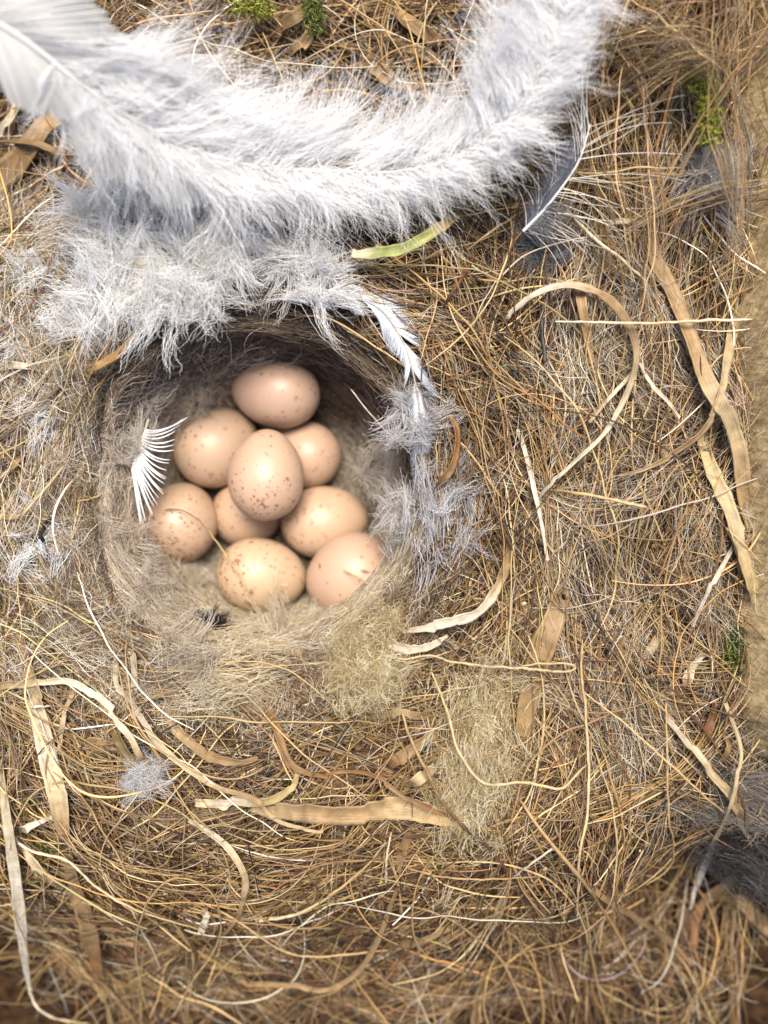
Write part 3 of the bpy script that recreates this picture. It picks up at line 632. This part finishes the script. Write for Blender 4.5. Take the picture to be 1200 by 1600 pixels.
# ------------------------------------------------------------------ down and feathers
def wisps(root, direc, length, N_child, spread, K=11, curl=.5, wob=.5, clump=.8, droop=0., floor=None):
    """Clumped barbs: guides start at root[g] towards direc[g]; children follow their guide and close up towards its tip."""
    G = len(root)
    t = np.linspace(0, 1, K)
    L = length[:, None]
    # guide: bend direction randomly along the way
    d = norm(direc)[:, None, :] + np.cumsum(rng.normal(0, wob / K, (G, K, 3)), 1) + rng.normal(0, curl, (G, 1, 3)) * t[None, :, None]
    d[..., 2] -= droop * t[None]
    step = norm(d) * (L / (K - 1))[..., None]
    g = root[:, None, :] + np.cumsum(step, 1) - step[:, :1]
    gi = np.repeat(np.arange(G), N_child)
    n = len(gi)
    o0 = rng.normal(0, 1, (n, 1, 3)) * spread
    cl = (1 - clump * t[None, :, None] ** .8)
    tt = rng.uniform(.55, 1.1, (n, 1)) * t[None]                     # children of different length
    idx = np.clip(tt * (K - 1), 0, K - 1.001); i0 = idx.astype(int); fr = (idx - i0)[..., None]
    base = g[gi[:, None], i0] * (1 - fr) + g[gi[:, None], i0 + 1] * fr
    fz = np.cumsum(rng.normal(0, .035, (n, K, 3)), 1) * np.minimum(length[gi], 1.2)[:, None, None] * t[None, :, None] * .8
    p = base + o0 * cl + fz
    if floor is not None:
        p[..., 2] = np.maximum(p[..., 2], H(p[..., 0], p[..., 1]) + floor)
    return p, gi

def col_jit(c, N, j=.06):
    return np.clip(np.array(c)[None] * np.exp(rng.normal(0, j, (N, 1))), .01, .96)

WHITE = (.955, .955, .955)
# --- the big white feather, arching over the top of the nest
bf = tag(empty('white_feather'), 'large fluffy white feather arching across the nest above the egg cup', 'feather')
path = spline([P(-70, 0, 3.3), P(40, 65, 3.0), P(150, 150, 2.5), P(270, 222, 1.9), P(400, 262, 1.45), P(520, 268, 1.2), P(620, 270, 1.15), P(720, 243, 1.35), P(795, 188, 1.75), P(846, 108, 2.0), P(882, 20, 2.25), P(912, -80, 2.45)], 160)
Tp = norm(np.gradient(path, axis=0)); Sp = norm(np.cross(Tp, [0, 0, 1.0]))
tt = np.linspace(0, 1, 160)
strands_mesh('rachis', path[None] + np.array([0, 0, .05]), (np.interp(tt, [0, .35, 1], [.04, .026, .008]))[None], np.array([[.80, .80, .78]]), M_DOWN, bf, sides=6)
# downy part: tufts of barbs on both sides
G = 1350
ti = rng.uniform(.13, 1, G); ii = (ti * 159).astype(int)
sd = np.where(rng.uniform(0, 1, G) < .5, -1, 1)                     # +1: outer side of the bend
fwd = rng.gamma(3.0, .45, G) * np.interp(ti, [.13, .45, .7, 1], [1.9, 1.2, .8, .7])
dr = Sp[ii] * sd[:, None] + Tp[ii] * fwd[:, None] + np.array([0, 0, 1.0]) * rng.normal(.1, .22, G)[:, None]
ln = np.interp(ti, [.13, .3, .5, .65, .8, 1], [1.5, 1.4, 1.15, 1.0, .95, .9]) * np.exp(rng.normal(-.15, .38, G))
ln = ln * np.where(sd > 0, np.interp(ti, [.13, .25, .5, .6, 1], [.55, .62, .75, .62, .62]), 1.0)
root = path[ii] + Sp[ii] * sd[:, None] * (rng.uniform(0, 1, G) ** 1.5 * np.interp(ti, [.13, .3, .6, 1], [.75, .7, .45, .4]) * np.where(sd > 0, .5, 1.0))[:, None] + np.array([0, 0, 1.0]) * rng.uniform(-.15, .12, G)[:, None]
p1, gi = wisps(root, dr, ln, 13, .06, wob=1.1, curl=.5, clump=.7, droop=.25)
r1 = np.repeat((.0038 * (1 - .6 * np.linspace(0, 1, p1.shape[1])))[None], len(p1), 0)
strands_mesh('down', p1, r1, col_jit(WHITE, len(p1), .03), M_DOWN, bf)['kind'] = 'stuff'
# the firmer vane on the quill end: closely set barbs in one sheet
nb = 900
for sgn in (-1, 1):
    tv = np.linspace(0, .40, nb); iv = tv * 159; i0 = iv.astype(int); fr = (iv - i0)[:, None]
    c0 = path[i0] * (1 - fr) + path[i0 + 1] * fr; T0 = norm(Tp[i0]); S0 = norm(Sp[i0])
    Lb = np.interp(tv, [0, .2, .3, .40], [1.25, 1.35, 1.1, .5])[:, None] * rng.uniform(.92, 1.04, (nb, 1)) * (1.0 if sgn > 0 else .85)
    t = np.linspace(0, 1, 9)
    a = np.radians(28 + 10 * t)[None] + .12 * np.sin(tv * 60)[:, None]
    pv = c0[:, None] + (Lb * t[None])[..., None] * (np.sin(a)[..., None] * S0[:, None] * -sgn + np.cos(a)[..., None] * T0[:, None])
    pv[..., 2] += (.10 * np.sin(t * 2.6) - .12 * t ** 2)[None] + .05 * lump(tv * 25, tv * 7, 1.0, 2.0)[:, None] * t[None]
    strands_mesh('vane', pv, np.repeat((.0135 * (1 - .5 * t))[None], nb, 0), col_jit((.70, .70, .69), nb, .08), M_DOWN, bf)

def tuft(name, label, cat, px, py, off, rad, N, col, length=.6, mat=None, group=None, flat=.5, up=.35, child=17, curl=.9, wob=1.2, rr=.005, ctr=None, clump=.7, ax=None):
    """A loose tuft: clumps of fine threads leaving a small core in all directions."""
    c = np.array(ctr if ctr is not None else on_nest(px, py, off))
    root = c + rng.normal(0, 1, (N, 3)) * np.array([rad, rad, rad * flat]) * .55
    d = norm(rng.normal(0, 1, (N, 3))) * np.array([1, 1, .5]) + np.array([0, 0, up])
    if ax is not None:
        root = root + np.array([ax[0], ax[1], 0]) * rng.normal(0, .9 * rad, (N, 1))
        d = d * .4 + np.array([ax[0], ax[1], 0]) * np.where(rng.uniform(0, 1, (N, 1)) < ax[2], 1, -1)
    p, gi = wisps(root, d, length * rng.uniform(.5, 1.3, N), child, rad * .18 + .02, wob=wob, curl=curl, clump=clump, droop=.25, floor=.02)
    K = p.shape[1]
    r = np.repeat((rr * (1 - .65 * np.linspace(0, 1, K)))[None], len(p), 0)
    cols = np.array(col if isinstance(col[0], tuple) else [col])
    cc = cols[rng.integers(len(cols), size=N)][gi] * np.exp(rng.normal(0, .12, (len(p), 1)))
    o = strands_mesh(name, p, r, np.clip(cc, .01, .95), mat or M_DOWN)
    return tag(o, label, cat, group)

GD = 'small white down feathers beside the cup'
W2 = [(.955, .95, .945), (.95, .94, .92), (.92, .90, .86)]
for label, px, py, off, rad, N, ln in (
    ('white down wisp behind the dark upright twig', 158, 330, .55, .30, 60, .7),
    ('wide wisp of white down between the two twigs and the big feather', 290, 345, .6, .40, 90, .8),
    ('white down tuft around the foot of the dark upright twig', 195, 430, .5, .38, 110, .7),
    ('greyish down tuft overhanging the cup rim below the twigs', 262, 462, .35, .32, 90, .6),
    ('white down wisp on the cup rim below the middle of the big feather', 360, 395, .45, .36, 90, .7),
    ('long pale wisps fanning out under the left part of the big feather', 230, 300, .7, .5, 110, 1.0),
    ('loose white down along the cup rim left of the middle', 310, 430, .4, .42, 110, .75),
    ('white down spread between cup rim and the faded straw', 160, 480, .35, .36, 80, .6),
    ('hazy white down over the top of the rim feather', 505, 437, .42, .3, 60, .55),
    ('thin down wisp between the big feather and the greenish blade', 440, 400, .35, .3, 60, .6),
    ('dirty white fluff beside the dark curled moss leaf', 52, 425, .4, .26, 60, .45),
    ('flat pad of whitish fluff above the papery husk', 110, 500, .35, .34, 80, .5),
    ('whitish fluff at the photo edge above the greyish flat straw', 30, 530, .35, .28, 55, .45),
    ('pale fluff under the black crumb of bark', 78, 850, .35, .34, 70, .5),
    ('pale grey fluff at the photo edge between straw and husk', 70, 650, .3, .36, 70, .55)):
    if px > 125:
        tuft('down_tuft', label, 'down tuft', px, py, off + .12, rad * 1.05, int(N * .62), W2, ln * 1.3, group=GD, curl=.6, wob=.9, clump=.8, up=.5)
    else:
        tuft('down_tuft', label, 'down tuft', px, py, off - .05, rad, int(N * .6), W2, ln, group=GD)
tuft('down_tuft', 'grey white fluff under the bright moss near the wall', 'down tuft', 1105, 280, .35, .3, 60, [(.66, .64, .62), (.52, .49, .46)], .6)
BG = [(.70, .62, .52), (.62, .54, .43), (.78, .72, .63)]
for label, px, py, N in (('beige down sagging over the cup edge by the hairpin straw', 168, 700, 70), ('beige down on the cup edge outside the freckled round egg', 172, 850, 70),
                         ('beige down on the cup edge above the short hanging blade', 200, 935, 70), ('cream down on the cup edge below the dark tuft put in as shade', 290, 1030, 70)):
    tuft('down_tuft', label, 'down tuft', px, py, .14, .36, N, BG, .75, group=GD, curl=.8, wob=1.0)
for label, c_, N, cc_ in (('greyish white down on the cup wall above the curled feather', P(212, 628, -.75), 60, [(.72, .69, .64), (.62, .58, .52)]),
                          ('cream down on the cup wall below the curled feather', P(196, 880, -.8), 70, BG),
                          ('cream down between the freckled round egg and the lowest egg', P(280, 935, -1.75), 70, BG),
                          ('whitish down between the plain egg and the rim feather', P(640, 800, -.35), 60, [(.74, .72, .70), (.62, .59, .56)]),
                          ('whitish shreds of down below the bent part of the rim feather', P(655, 650, .25), 45, [(.78, .77, .77), (.66, .64, .62)])):
    tuft('down_tuft', label, 'down tuft', 0, 0, 0, .32, N, cc_, .6, group=GD, ctr=c_, curl=.8)
tuft('down_tuft', 'pale fluff on the dark cup wall beside the half hidden egg', 'down tuft', 0, 0, 0, .34, 80, [(.55, .50, .44), (.66, .61, .55)], .5, ctr=P(600, 735, -1.35), group=GD)
tuft('down_tuft', 'soft beige down lining the cup above the white curled feather', 'down tuft', 0, 0, 0, .45, 150, [(.62, .54, .45), (.7, .63, .54)], .65, ctr=P(272, 600, -1.6), group=GD)
tuft('down_tuft', 'thick cream down lining the cup under the lowest egg', 'down tuft', 0, 0, 0, .45, 150, [(.74, .66, .52), (.8, .73, .6)], .8, ctr=P(440, 1015, -1.2), group=GD)
tuft('down_tuft', 'lavender white down along the outer side of the rim feather', 'down tuft', 692, 800, .2, .34, 40, [(.74, .73, .74), (.6, .58, .57)], .8, group=GD, ax=(.05, 1, .5))
tuft('white_fuzz', 'small white cobweb fuzz where the arching blade ends', 'fuzz', 225, 1213, .48, .22, 90, [(.82, .82, .83), (.7, .68, .66)], .42, curl=1.4, wob=2.0, child=10, rr=.0038)
W3 = [(.76, .66, .42), (.62, .50, .27), (.84, .78, .60), (.46, .35, .19)]
GW = 'yellowish wool tufts below the cup'
tuft('wool_tuft', 'yellowish wool tuft right below the plain marked egg', 'wool tuft', 570, 1045, .42, .52, 280, W3, .30, mat=M_WOOL, curl=1.2, wob=1.4, child=13, group=GW, rr=.004, clump=.65)
tuft('wool_tuft', 'larger yellowish wool tuft between broad brown blade and flat leaf', 'wool tuft', 748, 1180, .42, .62, 330, W3, .36, mat=M_WOOL, curl=1.0, wob=1.2, child=13, group=GW, ax=(.1, 1, .5), rr=.004, clump=.6)
tuft('wool_tuft', 'small pale wool tuft under the bleached white tip', 'wool tuft', 605, 972, .42, .2, 70, W3, .35, mat=M_WOOL, curl=1.5, wob=2.2, child=10, group=GW, clump=.3)
tuft('wool_tuft', 'flattened wool at the lower cup rim', 'wool tuft', 330, 1055, .3, .45, 140, [(.78, .70, .52), (.7, .6, .42)], .7, mat=M_WOOL, curl=1.2, wob=1.8, child=12, group=GW, ax=(1, .1, .5), clump=.3)
tuft('fur_or_shade_clump', 'small dark tuft put in as the shade of a hollow below the lowest egg', 'fur', 0, 0, 0, .2, 120, [(.025, .023, .023), (.04, .036, .032)], .3, mat=M_FUR, ctr=P(325, 988, -.58))  # near-black threads stand in for the shade of a hollow in the lining
tuft('fur_or_shade_clump', 'dark slate grey fur clump under the slender white blade', 'fur', 1188, 1315, .22, .55, 260, [(.05, .046, .048), (.03, .028, .031), (.11, .10, .097)], 1.0, mat=M_FUR, curl=.5, wob=.5, child=14, ax=(.9, -.7, .5), rr=.005, clump=.4)
tuft('fur_or_shade_clump', 'light grey fur sweeping over the dark fur clump', 'fur', 1150, 1232, .2, .34, 100, [(.24, .215, .19), (.16, .14, .118)], .9, mat=M_FUR, curl=.4, wob=.5, child=14, ax=(1, -.15, .5), rr=.004, clump=.4)

# --- white curled feather hanging into the cup
wf = tag(empty('curled_feather'), 'small white feather with separate curved barbs hanging into the cup', 'feather')
roots = spline([P(227, 672, -.2), P(222, 682, -.24), P(217, 694, -.28), P(212, 708, -.34), P(206, 732, -.4)], 20)
tips = spline([P(298, 650, -.2), P(278, 664, -.25), P(268, 687, -.3), P(267, 702, -.33), P(266, 718, -.37), P(259, 738, -.4), P(256, 752, -.45), P(254, 768, -.5), P(247, 786, -.55), P(240, 800, -.6), P(220, 826, -.65)], 20)
nb_ = 27
e_ = (1 - (1 - np.linspace(0, 1, nb_)) ** 1.5) * 19
def pickb(a_):
    return np.stack([np.interp(e_, np.arange(20), a_[:, q]) for q in range(3)], 1)
roots, tips = pickb(roots), pickb(tips) + rng.normal(0, .025, (nb_, 3))
t = np.linspace(0, 1, 14)[None, :, None]
mid = (roots + tips) / 2 + np.c_[-.03 * np.ones(nb_), -.17 * np.linspace(1.0, .35, nb_), .06 * np.ones(nb_)] + np.c_[np.linspace(.0, .06, nb_), np.zeros(nb_), np.zeros(nb_)]
barb = roots[:, None] * (1 - t) ** 2 + 2 * mid[:, None] * t * (1 - t) + tips[:, None] * t ** 2
rb = np.repeat((0.0165 * (1 - .75 * np.linspace(0, 1, 14) ** 2))[None], nb_, 0)
strands_mesh('barb', barb, rb, col_jit((.94, .94, .95), nb_, .03), M_DOWN, wf, sides=5)
rq = spline([P(232, 655, -0.15), P(222, 690, -0.27), P(208, 740, -0.41), P(200, 785, -0.50), P(205, 815, -0.65)], 24)
strands_mesh('rachis', rq[None], np.linspace(.022, .01, 24)[None], np.array([[.66, .60, .5]]), M_DOWN, wf, sides=6)
wp = roots[rng.integers(6, 19, 40)] + rng.normal(0, .05, (40, 3))
p1, gi = wisps(wp, np.tile([[-.5, .6, 0.]], (40, 1)) + rng.normal(0, .4, (40, 3)), rng.uniform(.3, .8, 40), 12, .04, wob=1)
strands_mesh('down', p1, np.full(p1.shape[:2], .0035), col_jit((.7, .66, .6), len(p1)), M_DOWN, wf)['kind'] = 'stuff'

# --- feather pressed round the right-hand rim
rf = tag(empty('rim_feather'), 'bluish white feather bent round the cup rim beside the rootlets', 'feather')
rp = spline([P(415, 462, .2), P(470, 452, .2), P(540, 456, .2), P(600, 480, .2), P(636, 530, .2), P(656, 595, .2), P(667, 665, .2), P(670, 735, .2), P(668, 775, .2)], 120)
zz_ = H(rp[:, 0], rp[:, 1]) + .31 + .14 * sstep(.4, .6, np.linspace(0, 1, 120))
rp[:, 2] = np.convolve(np.pad(zz_, 10, mode='edge'), np.ones(21) / 21, 'valid')
Tr = norm(np.gradient(rp, axis=0)); Sr = norm(np.cross(Tr, [0, 0, 1.0]))          # Sr points out of the cup
strands_mesh('rachis', rp[None] + np.array([0, 0, .03]) + Sr[None] * .1, np.linspace(.02, .008, 120)[None], np.array([[.55, .52, .5]]), M_DOWN, rf, sides=6)
for sgn, Lr, n_ in ((1, .40, 800), (-1, .62, 1000)):
    tv = np.linspace(.03, 1, n_); iv = tv * 118; i0 = iv.astype(int); fr = (iv - i0)[:, None]
    c0 = rp[i0] * (1 - fr) + rp[i0 + 1] * fr; T0 = Tr[i0]; S0 = Sr[i0]
    gap = (lump(tv * 40, tv * 11, 1.0, 3.0 + sgn) > -.6)
    Lb = Lr * (np.interp(tv, [0, .1, .5, 1], [.7, 1.1, 1.0, .55]) * rng.uniform(.75, 1.1, n_))[:, None]
    t = np.linspace(0, 1, 8)
    a = np.radians(20 + 12 * t)[None] + (.30 * lump(tv * 30, tv * 9, 1.0, 5.0))[:, None]
    pv = c0[:, None] + S0[:, None] * .1 + (Lb * t[None])[..., None] * (np.sin(a)[..., None] * S0[:, None] * sgn + np.cos(a)[..., None] * T0[:, None])
    pv[..., 2] += (.04 * np.sin(t * 3) - (.10 if sgn > 0 else .55) * t ** 2 * Lr)[None]
    pv = pv[gap]
    strands_mesh('vane', pv, np.repeat((.008 * (1 - .6 * t))[None], len(pv), 0), col_jit((.78, .81, .86), len(pv), .14), M_DOWN, rf)

# --- dark grey feather with pale shaft, half covered by the big one
gf = tag(empty('grey_feather'), 'slate grey feather with a fine white shaft lying beside the big white feather', 'feather')
gp = spline([P(817, 362, .62), P(850, 328, .74), P(880, 290, .86), P(905, 250, 1.0), P(922, 195, 1.2)], 60)
Tg = norm(np.gradient(gp, axis=0)); Sg = norm(np.cross(Tg, [0, 0, 1.0]))
strands_mesh('rachis', gp[None] + np.array([0, 0, .02]), np.linspace(.026, .010, 60)[None], np.array([[.88, .87, .85]]), M_DOWN, gf, sides=6)
def gbarb(n_, sgn, a0, a1, L0, L1, r, col, name, jit=.1, t0=0., t1=1.):
    tv = np.sort(rng.uniform(t0, t1, n_)); i0 = (tv * 59).astype(int)
    t = np.linspace(0, 1, 12)
    a = np.radians(np.interp(tv, [0, 1], [a0, a1]))[:, None] + rng.normal(0, jit, (n_, 1)) + rng.normal(.1, .25, (n_, 1)) * t[None]
    Lb = np.interp(tv, [0, .5, 1], [L0 * .6, L0, L1])[:, None] * rng.uniform(.7, 1.15, (n_, 1))
    pv = gp[i0][:, None] + (Lb * t[None])[..., None] * (np.sin(a)[..., None] * Sg[i0][:, None] * sgn + np.cos(a)[..., None] * Tg[i0][:, None])
    pv[..., 2] += rng.normal(0, .05, (n_, 1)) * t[None] + .03 * np.sin(t * 3)[None]
    pv[..., 2] = np.maximum(pv[..., 2], H(pv[..., 0], pv[..., 1]) + .25)
    strands_mesh(name, pv, np.repeat((r * (1 - .6 * t))[None], n_, 0), col_jit(col, n_, .15), M_FUR if col[0] < .5 else M_DOWN, gf)
gbarb(260, -1, 30, 26, .62, .4, .007, (.15, .16, .19), 'dark_vane', .14, .05, .6)
gbarb(130, 1, 75, 60, .6, .3, .005, (.19, .19, .20), 'dark_vane', .3, 0, .35)
gbarb(34, -1, 38, 26, 1.0, .9, .0085, (.80, .79, .77), 'pale_barb', .06)
gbarb(30, 1, 72, 50, 1.5, 1.2, .008, (.80, .76, .68), 'pale_barb', .12)
nc = 14
ba = tuft('down_tuft', 'dark grey downy curl at the foot of the slate grey feather', 'down tuft', 850, 385, .42, .2, 60, [(.13, .13, .14), (.3, .3, .32)], .5, mat=M_FUR, curl=1.2, rr=.004)

# ------------------------------------------------------------------ moss
def moss(label, px, py, off, rx, ry, N, cols, ln=.13, low=.16):
    c = np.array(on_nest(px, py, off - low))
    root = c + rng.normal(0, .5, (N, 3)).clip(-.9, .9) * np.array([rx, ry, .1])
    d = norm(rng.normal(0, 1, (N, 3)) * [1, 1, .6] + [0, 0, .6])
    t = np.linspace(0, 1, 6)
    p = root[:, None] + d[:, None] * (ln * rng.uniform(.5, 1.3, (N, 1)) * t[None])[..., None] + rng.normal(0, .012, (N, 6, 3)).cumsum(1)
    r = np.repeat((.016 * (1 - .9 * t) * (.4 + 1.6 * t * (1 - t) * 2))[None], N, 0)
    cc = np.array(cols)[rng.integers(len(cols), size=N)] * np.exp(rng.normal(0, .2, (N, 1)))
    return tag(strands_mesh('moss_sprig', p, r, cc, M_MOSS), label, 'moss', 'bits of moss in the nest')
G1 = [(.30, .33, .03), (.22, .24, .025), (.42, .44, .08), (.14, .14, .03)]
G2 = [(.09, .13, .025), (.06, .085, .02), (.16, .19, .05)]
moss('bright yellow green moss sprig hanging near the wooden wall', 1107, 178, .45, .14, .46, 520, G1, low=-.5)
moss('olive moss sprig just above the bright one', 1080, 128, .38, .16, .16, 200, [(.17, .17, .03), (.10, .10, .02)], low=-.4)
moss('green moss between the rootlets and the wall foot', 1150, 1015, .3, .16, .36, 240, G2, low=0)
moss('dull green moss under the broad flat leaf strip', 695, 1325, .3, .18, .22, 200, G2)
moss('dark moss patch at the foot of the broad streaked blade', 85, 1320, .3, .35, .16, 260, G2)
moss('dark moss patch left of the broad streaked blade', 40, 1260, .25, .22, .22, 180, G2)
moss('yellow green moss at the top edge above the feather', 395, 14, .6, .34, .14, 280, G1, low=-.1)
moss('darker moss strand at the top edge beside the leaf strips', 490, 22, .6, .16, .3, 220, G2 + [(.2, .22, .05)])

# ------------------------------------------------------------------ nest-box wall on the right
def wall_mat():
    m = bpy.data.materials.new('weathered_wood'); m.use_nodes = True
    nt = m.node_tree; n = nt.nodes; l = nt.links; b = n['Principled BSDF']
    tc = n.new('ShaderNodeTexCoord'); mp = n.new('ShaderNodeMapping'); mp.inputs['Scale'].default_value = (5, 5, .7); mp.inputs['Rotation'].default_value = (.75, 0, 0)
    l.new(tc.outputs['Object'], mp.inputs['Vector'])
    nz = n.new('ShaderNodeTexNoise'); nz.inputs['Scale'].default_value = 2.2; nz.inputs['Detail'].default_value = 8; l.new(mp.outputs[0], nz.inputs['Vector'])
    cr = n.new('ShaderNodeValToRGB'); cr.color_ramp.elements[0].position = .3; cr.color_ramp.elements[1].position = .75
    cr.color_ramp.elements[0].color = (.22, .158, .08, 1); cr.color_ramp.elements[1].color = (.47, .365, .20, 1)
    l.new(nz.outputs['Fac'], cr.inputs[0]); l.new(cr.outputs[0], b.inputs['Base Color'])
    b.inputs['Roughness'].default_value = .85; b.inputs['Specular IOR Level'].default_value = .15
    bp = n.new('ShaderNodeBump'); bp.inputs['Distance'].default_value = .05; l.new(nz.outputs['Fac'], bp.inputs['Height']); l.new(bp.outputs[0], b.inputs['Normal'])
    return m
ny, nz_ = 90, 24
yy = np.linspace(-3.75, 10.5, ny); zz = np.linspace(-1.6, 1.7, nz_)
Yw, Zw = np.meshgrid(yy, zz, indexing='ij')
Xw = 5.36 + .42 * Zw + .13 * lump(Yw, Zw, 1.1, 2.0) + .03 * lump(Yw, Zw, 5.0, 2.0) + .35 * sstep(-2.9, -3.75, Yw)
front = np.stack([Xw, Yw, Zw], -1); back = front.copy(); back[..., 0] = 7.2
V = np.concatenate([front.reshape(-1, 3), back.reshape(-1, 3)])
i = np.arange(ny * nz_).reshape(ny, nz_); o_ = ny * nz_
Fq = [np.stack([i[:-1, :-1], i[:-1, 1:], i[1:, 1:], i[1:, :-1]], -1).reshape(-1, 4)]
Fq.append(Fq[0][:, ::-1] + o_)
ring = np.r_[i[:, 0], i[-1, 1:], i[-2::-1, -1], i[0, -2:0:-1]]
nr = np.roll(ring, -1)
Fq.append(np.stack([ring, nr, nr + o_, ring + o_], -1))
wall = make_mesh('wooden_wall', V, np.vstack(Fq), None, wall_mat())
tag(wall, 'rough beige wooden side of the nest box along the photo edge', 'wall')
# splinters and hairs lifting off the wood
N = 1300; K = 9
y0 = rng.uniform(-3.5, 9.5, N); z0 = rng.uniform(-.6, 1.6, N); t = np.linspace(0, 1, K)
L = rng.uniform(.3, 1.2, N); a = rng.normal(.85, .13, N)
pw = np.stack([5.27 + .42 * z0[:, None] + .13 * lump(y0, z0, 1.1, 2.0)[:, None] - .14 * rng.uniform(0, 1, (N, 1)) * np.sin(t * 3)[None] + .0 * y0[:, None], y0[:, None] - (L * np.cos(a))[:, None] * t[None], z0[:, None] - (L * np.sin(a))[:, None] * t[None]], -1)
sp = strands('splinter', pw, np.repeat((.0045 * (1 - .7 * t))[None], N, 0), pick(dict(straw=3, tan=2, white=.6), N), M_FIB, wall); sp['kind'] = 'stuff'

# ------------------------------------------------------------------ crumbs: tiny dark and pale specks caught in the fibres
N = 900
x = rng.uniform(-6.3, 6, N); y = rng.uniform(-8.5, 8.5, N); ok = cup_r(x, y) > 1.03; x, y = x[ok], y[ok]; N = len(x)
z = H(x, y) + rng.uniform(.15, .42, N)
d = norm(rng.normal(size=(N, 3)) * [1, 1, .4]); ln = np.exp(rng.uniform(np.log(.015), np.log(.07), N))
t = np.linspace(-1, 1, 5)
pc = np.stack([x, y, z], -1)[:, None] + d[:, None] * (ln[:, None] * t[None])[..., None]
rc = (ln * rng.uniform(.25, .7, N))[:, None] * np.sqrt(np.maximum(1.02 - t ** 2, .02))[None]
cr_ = pick(dict(dark=5, brown=3, tan=1.2, straw=.4, red=1), N)
tag(strands_mesh('debris', pc, rc, cr_, M_DARK, sides=5), 'tiny dark and pale crumbs caught among the nest fibres', 'debris', kind='stuff')
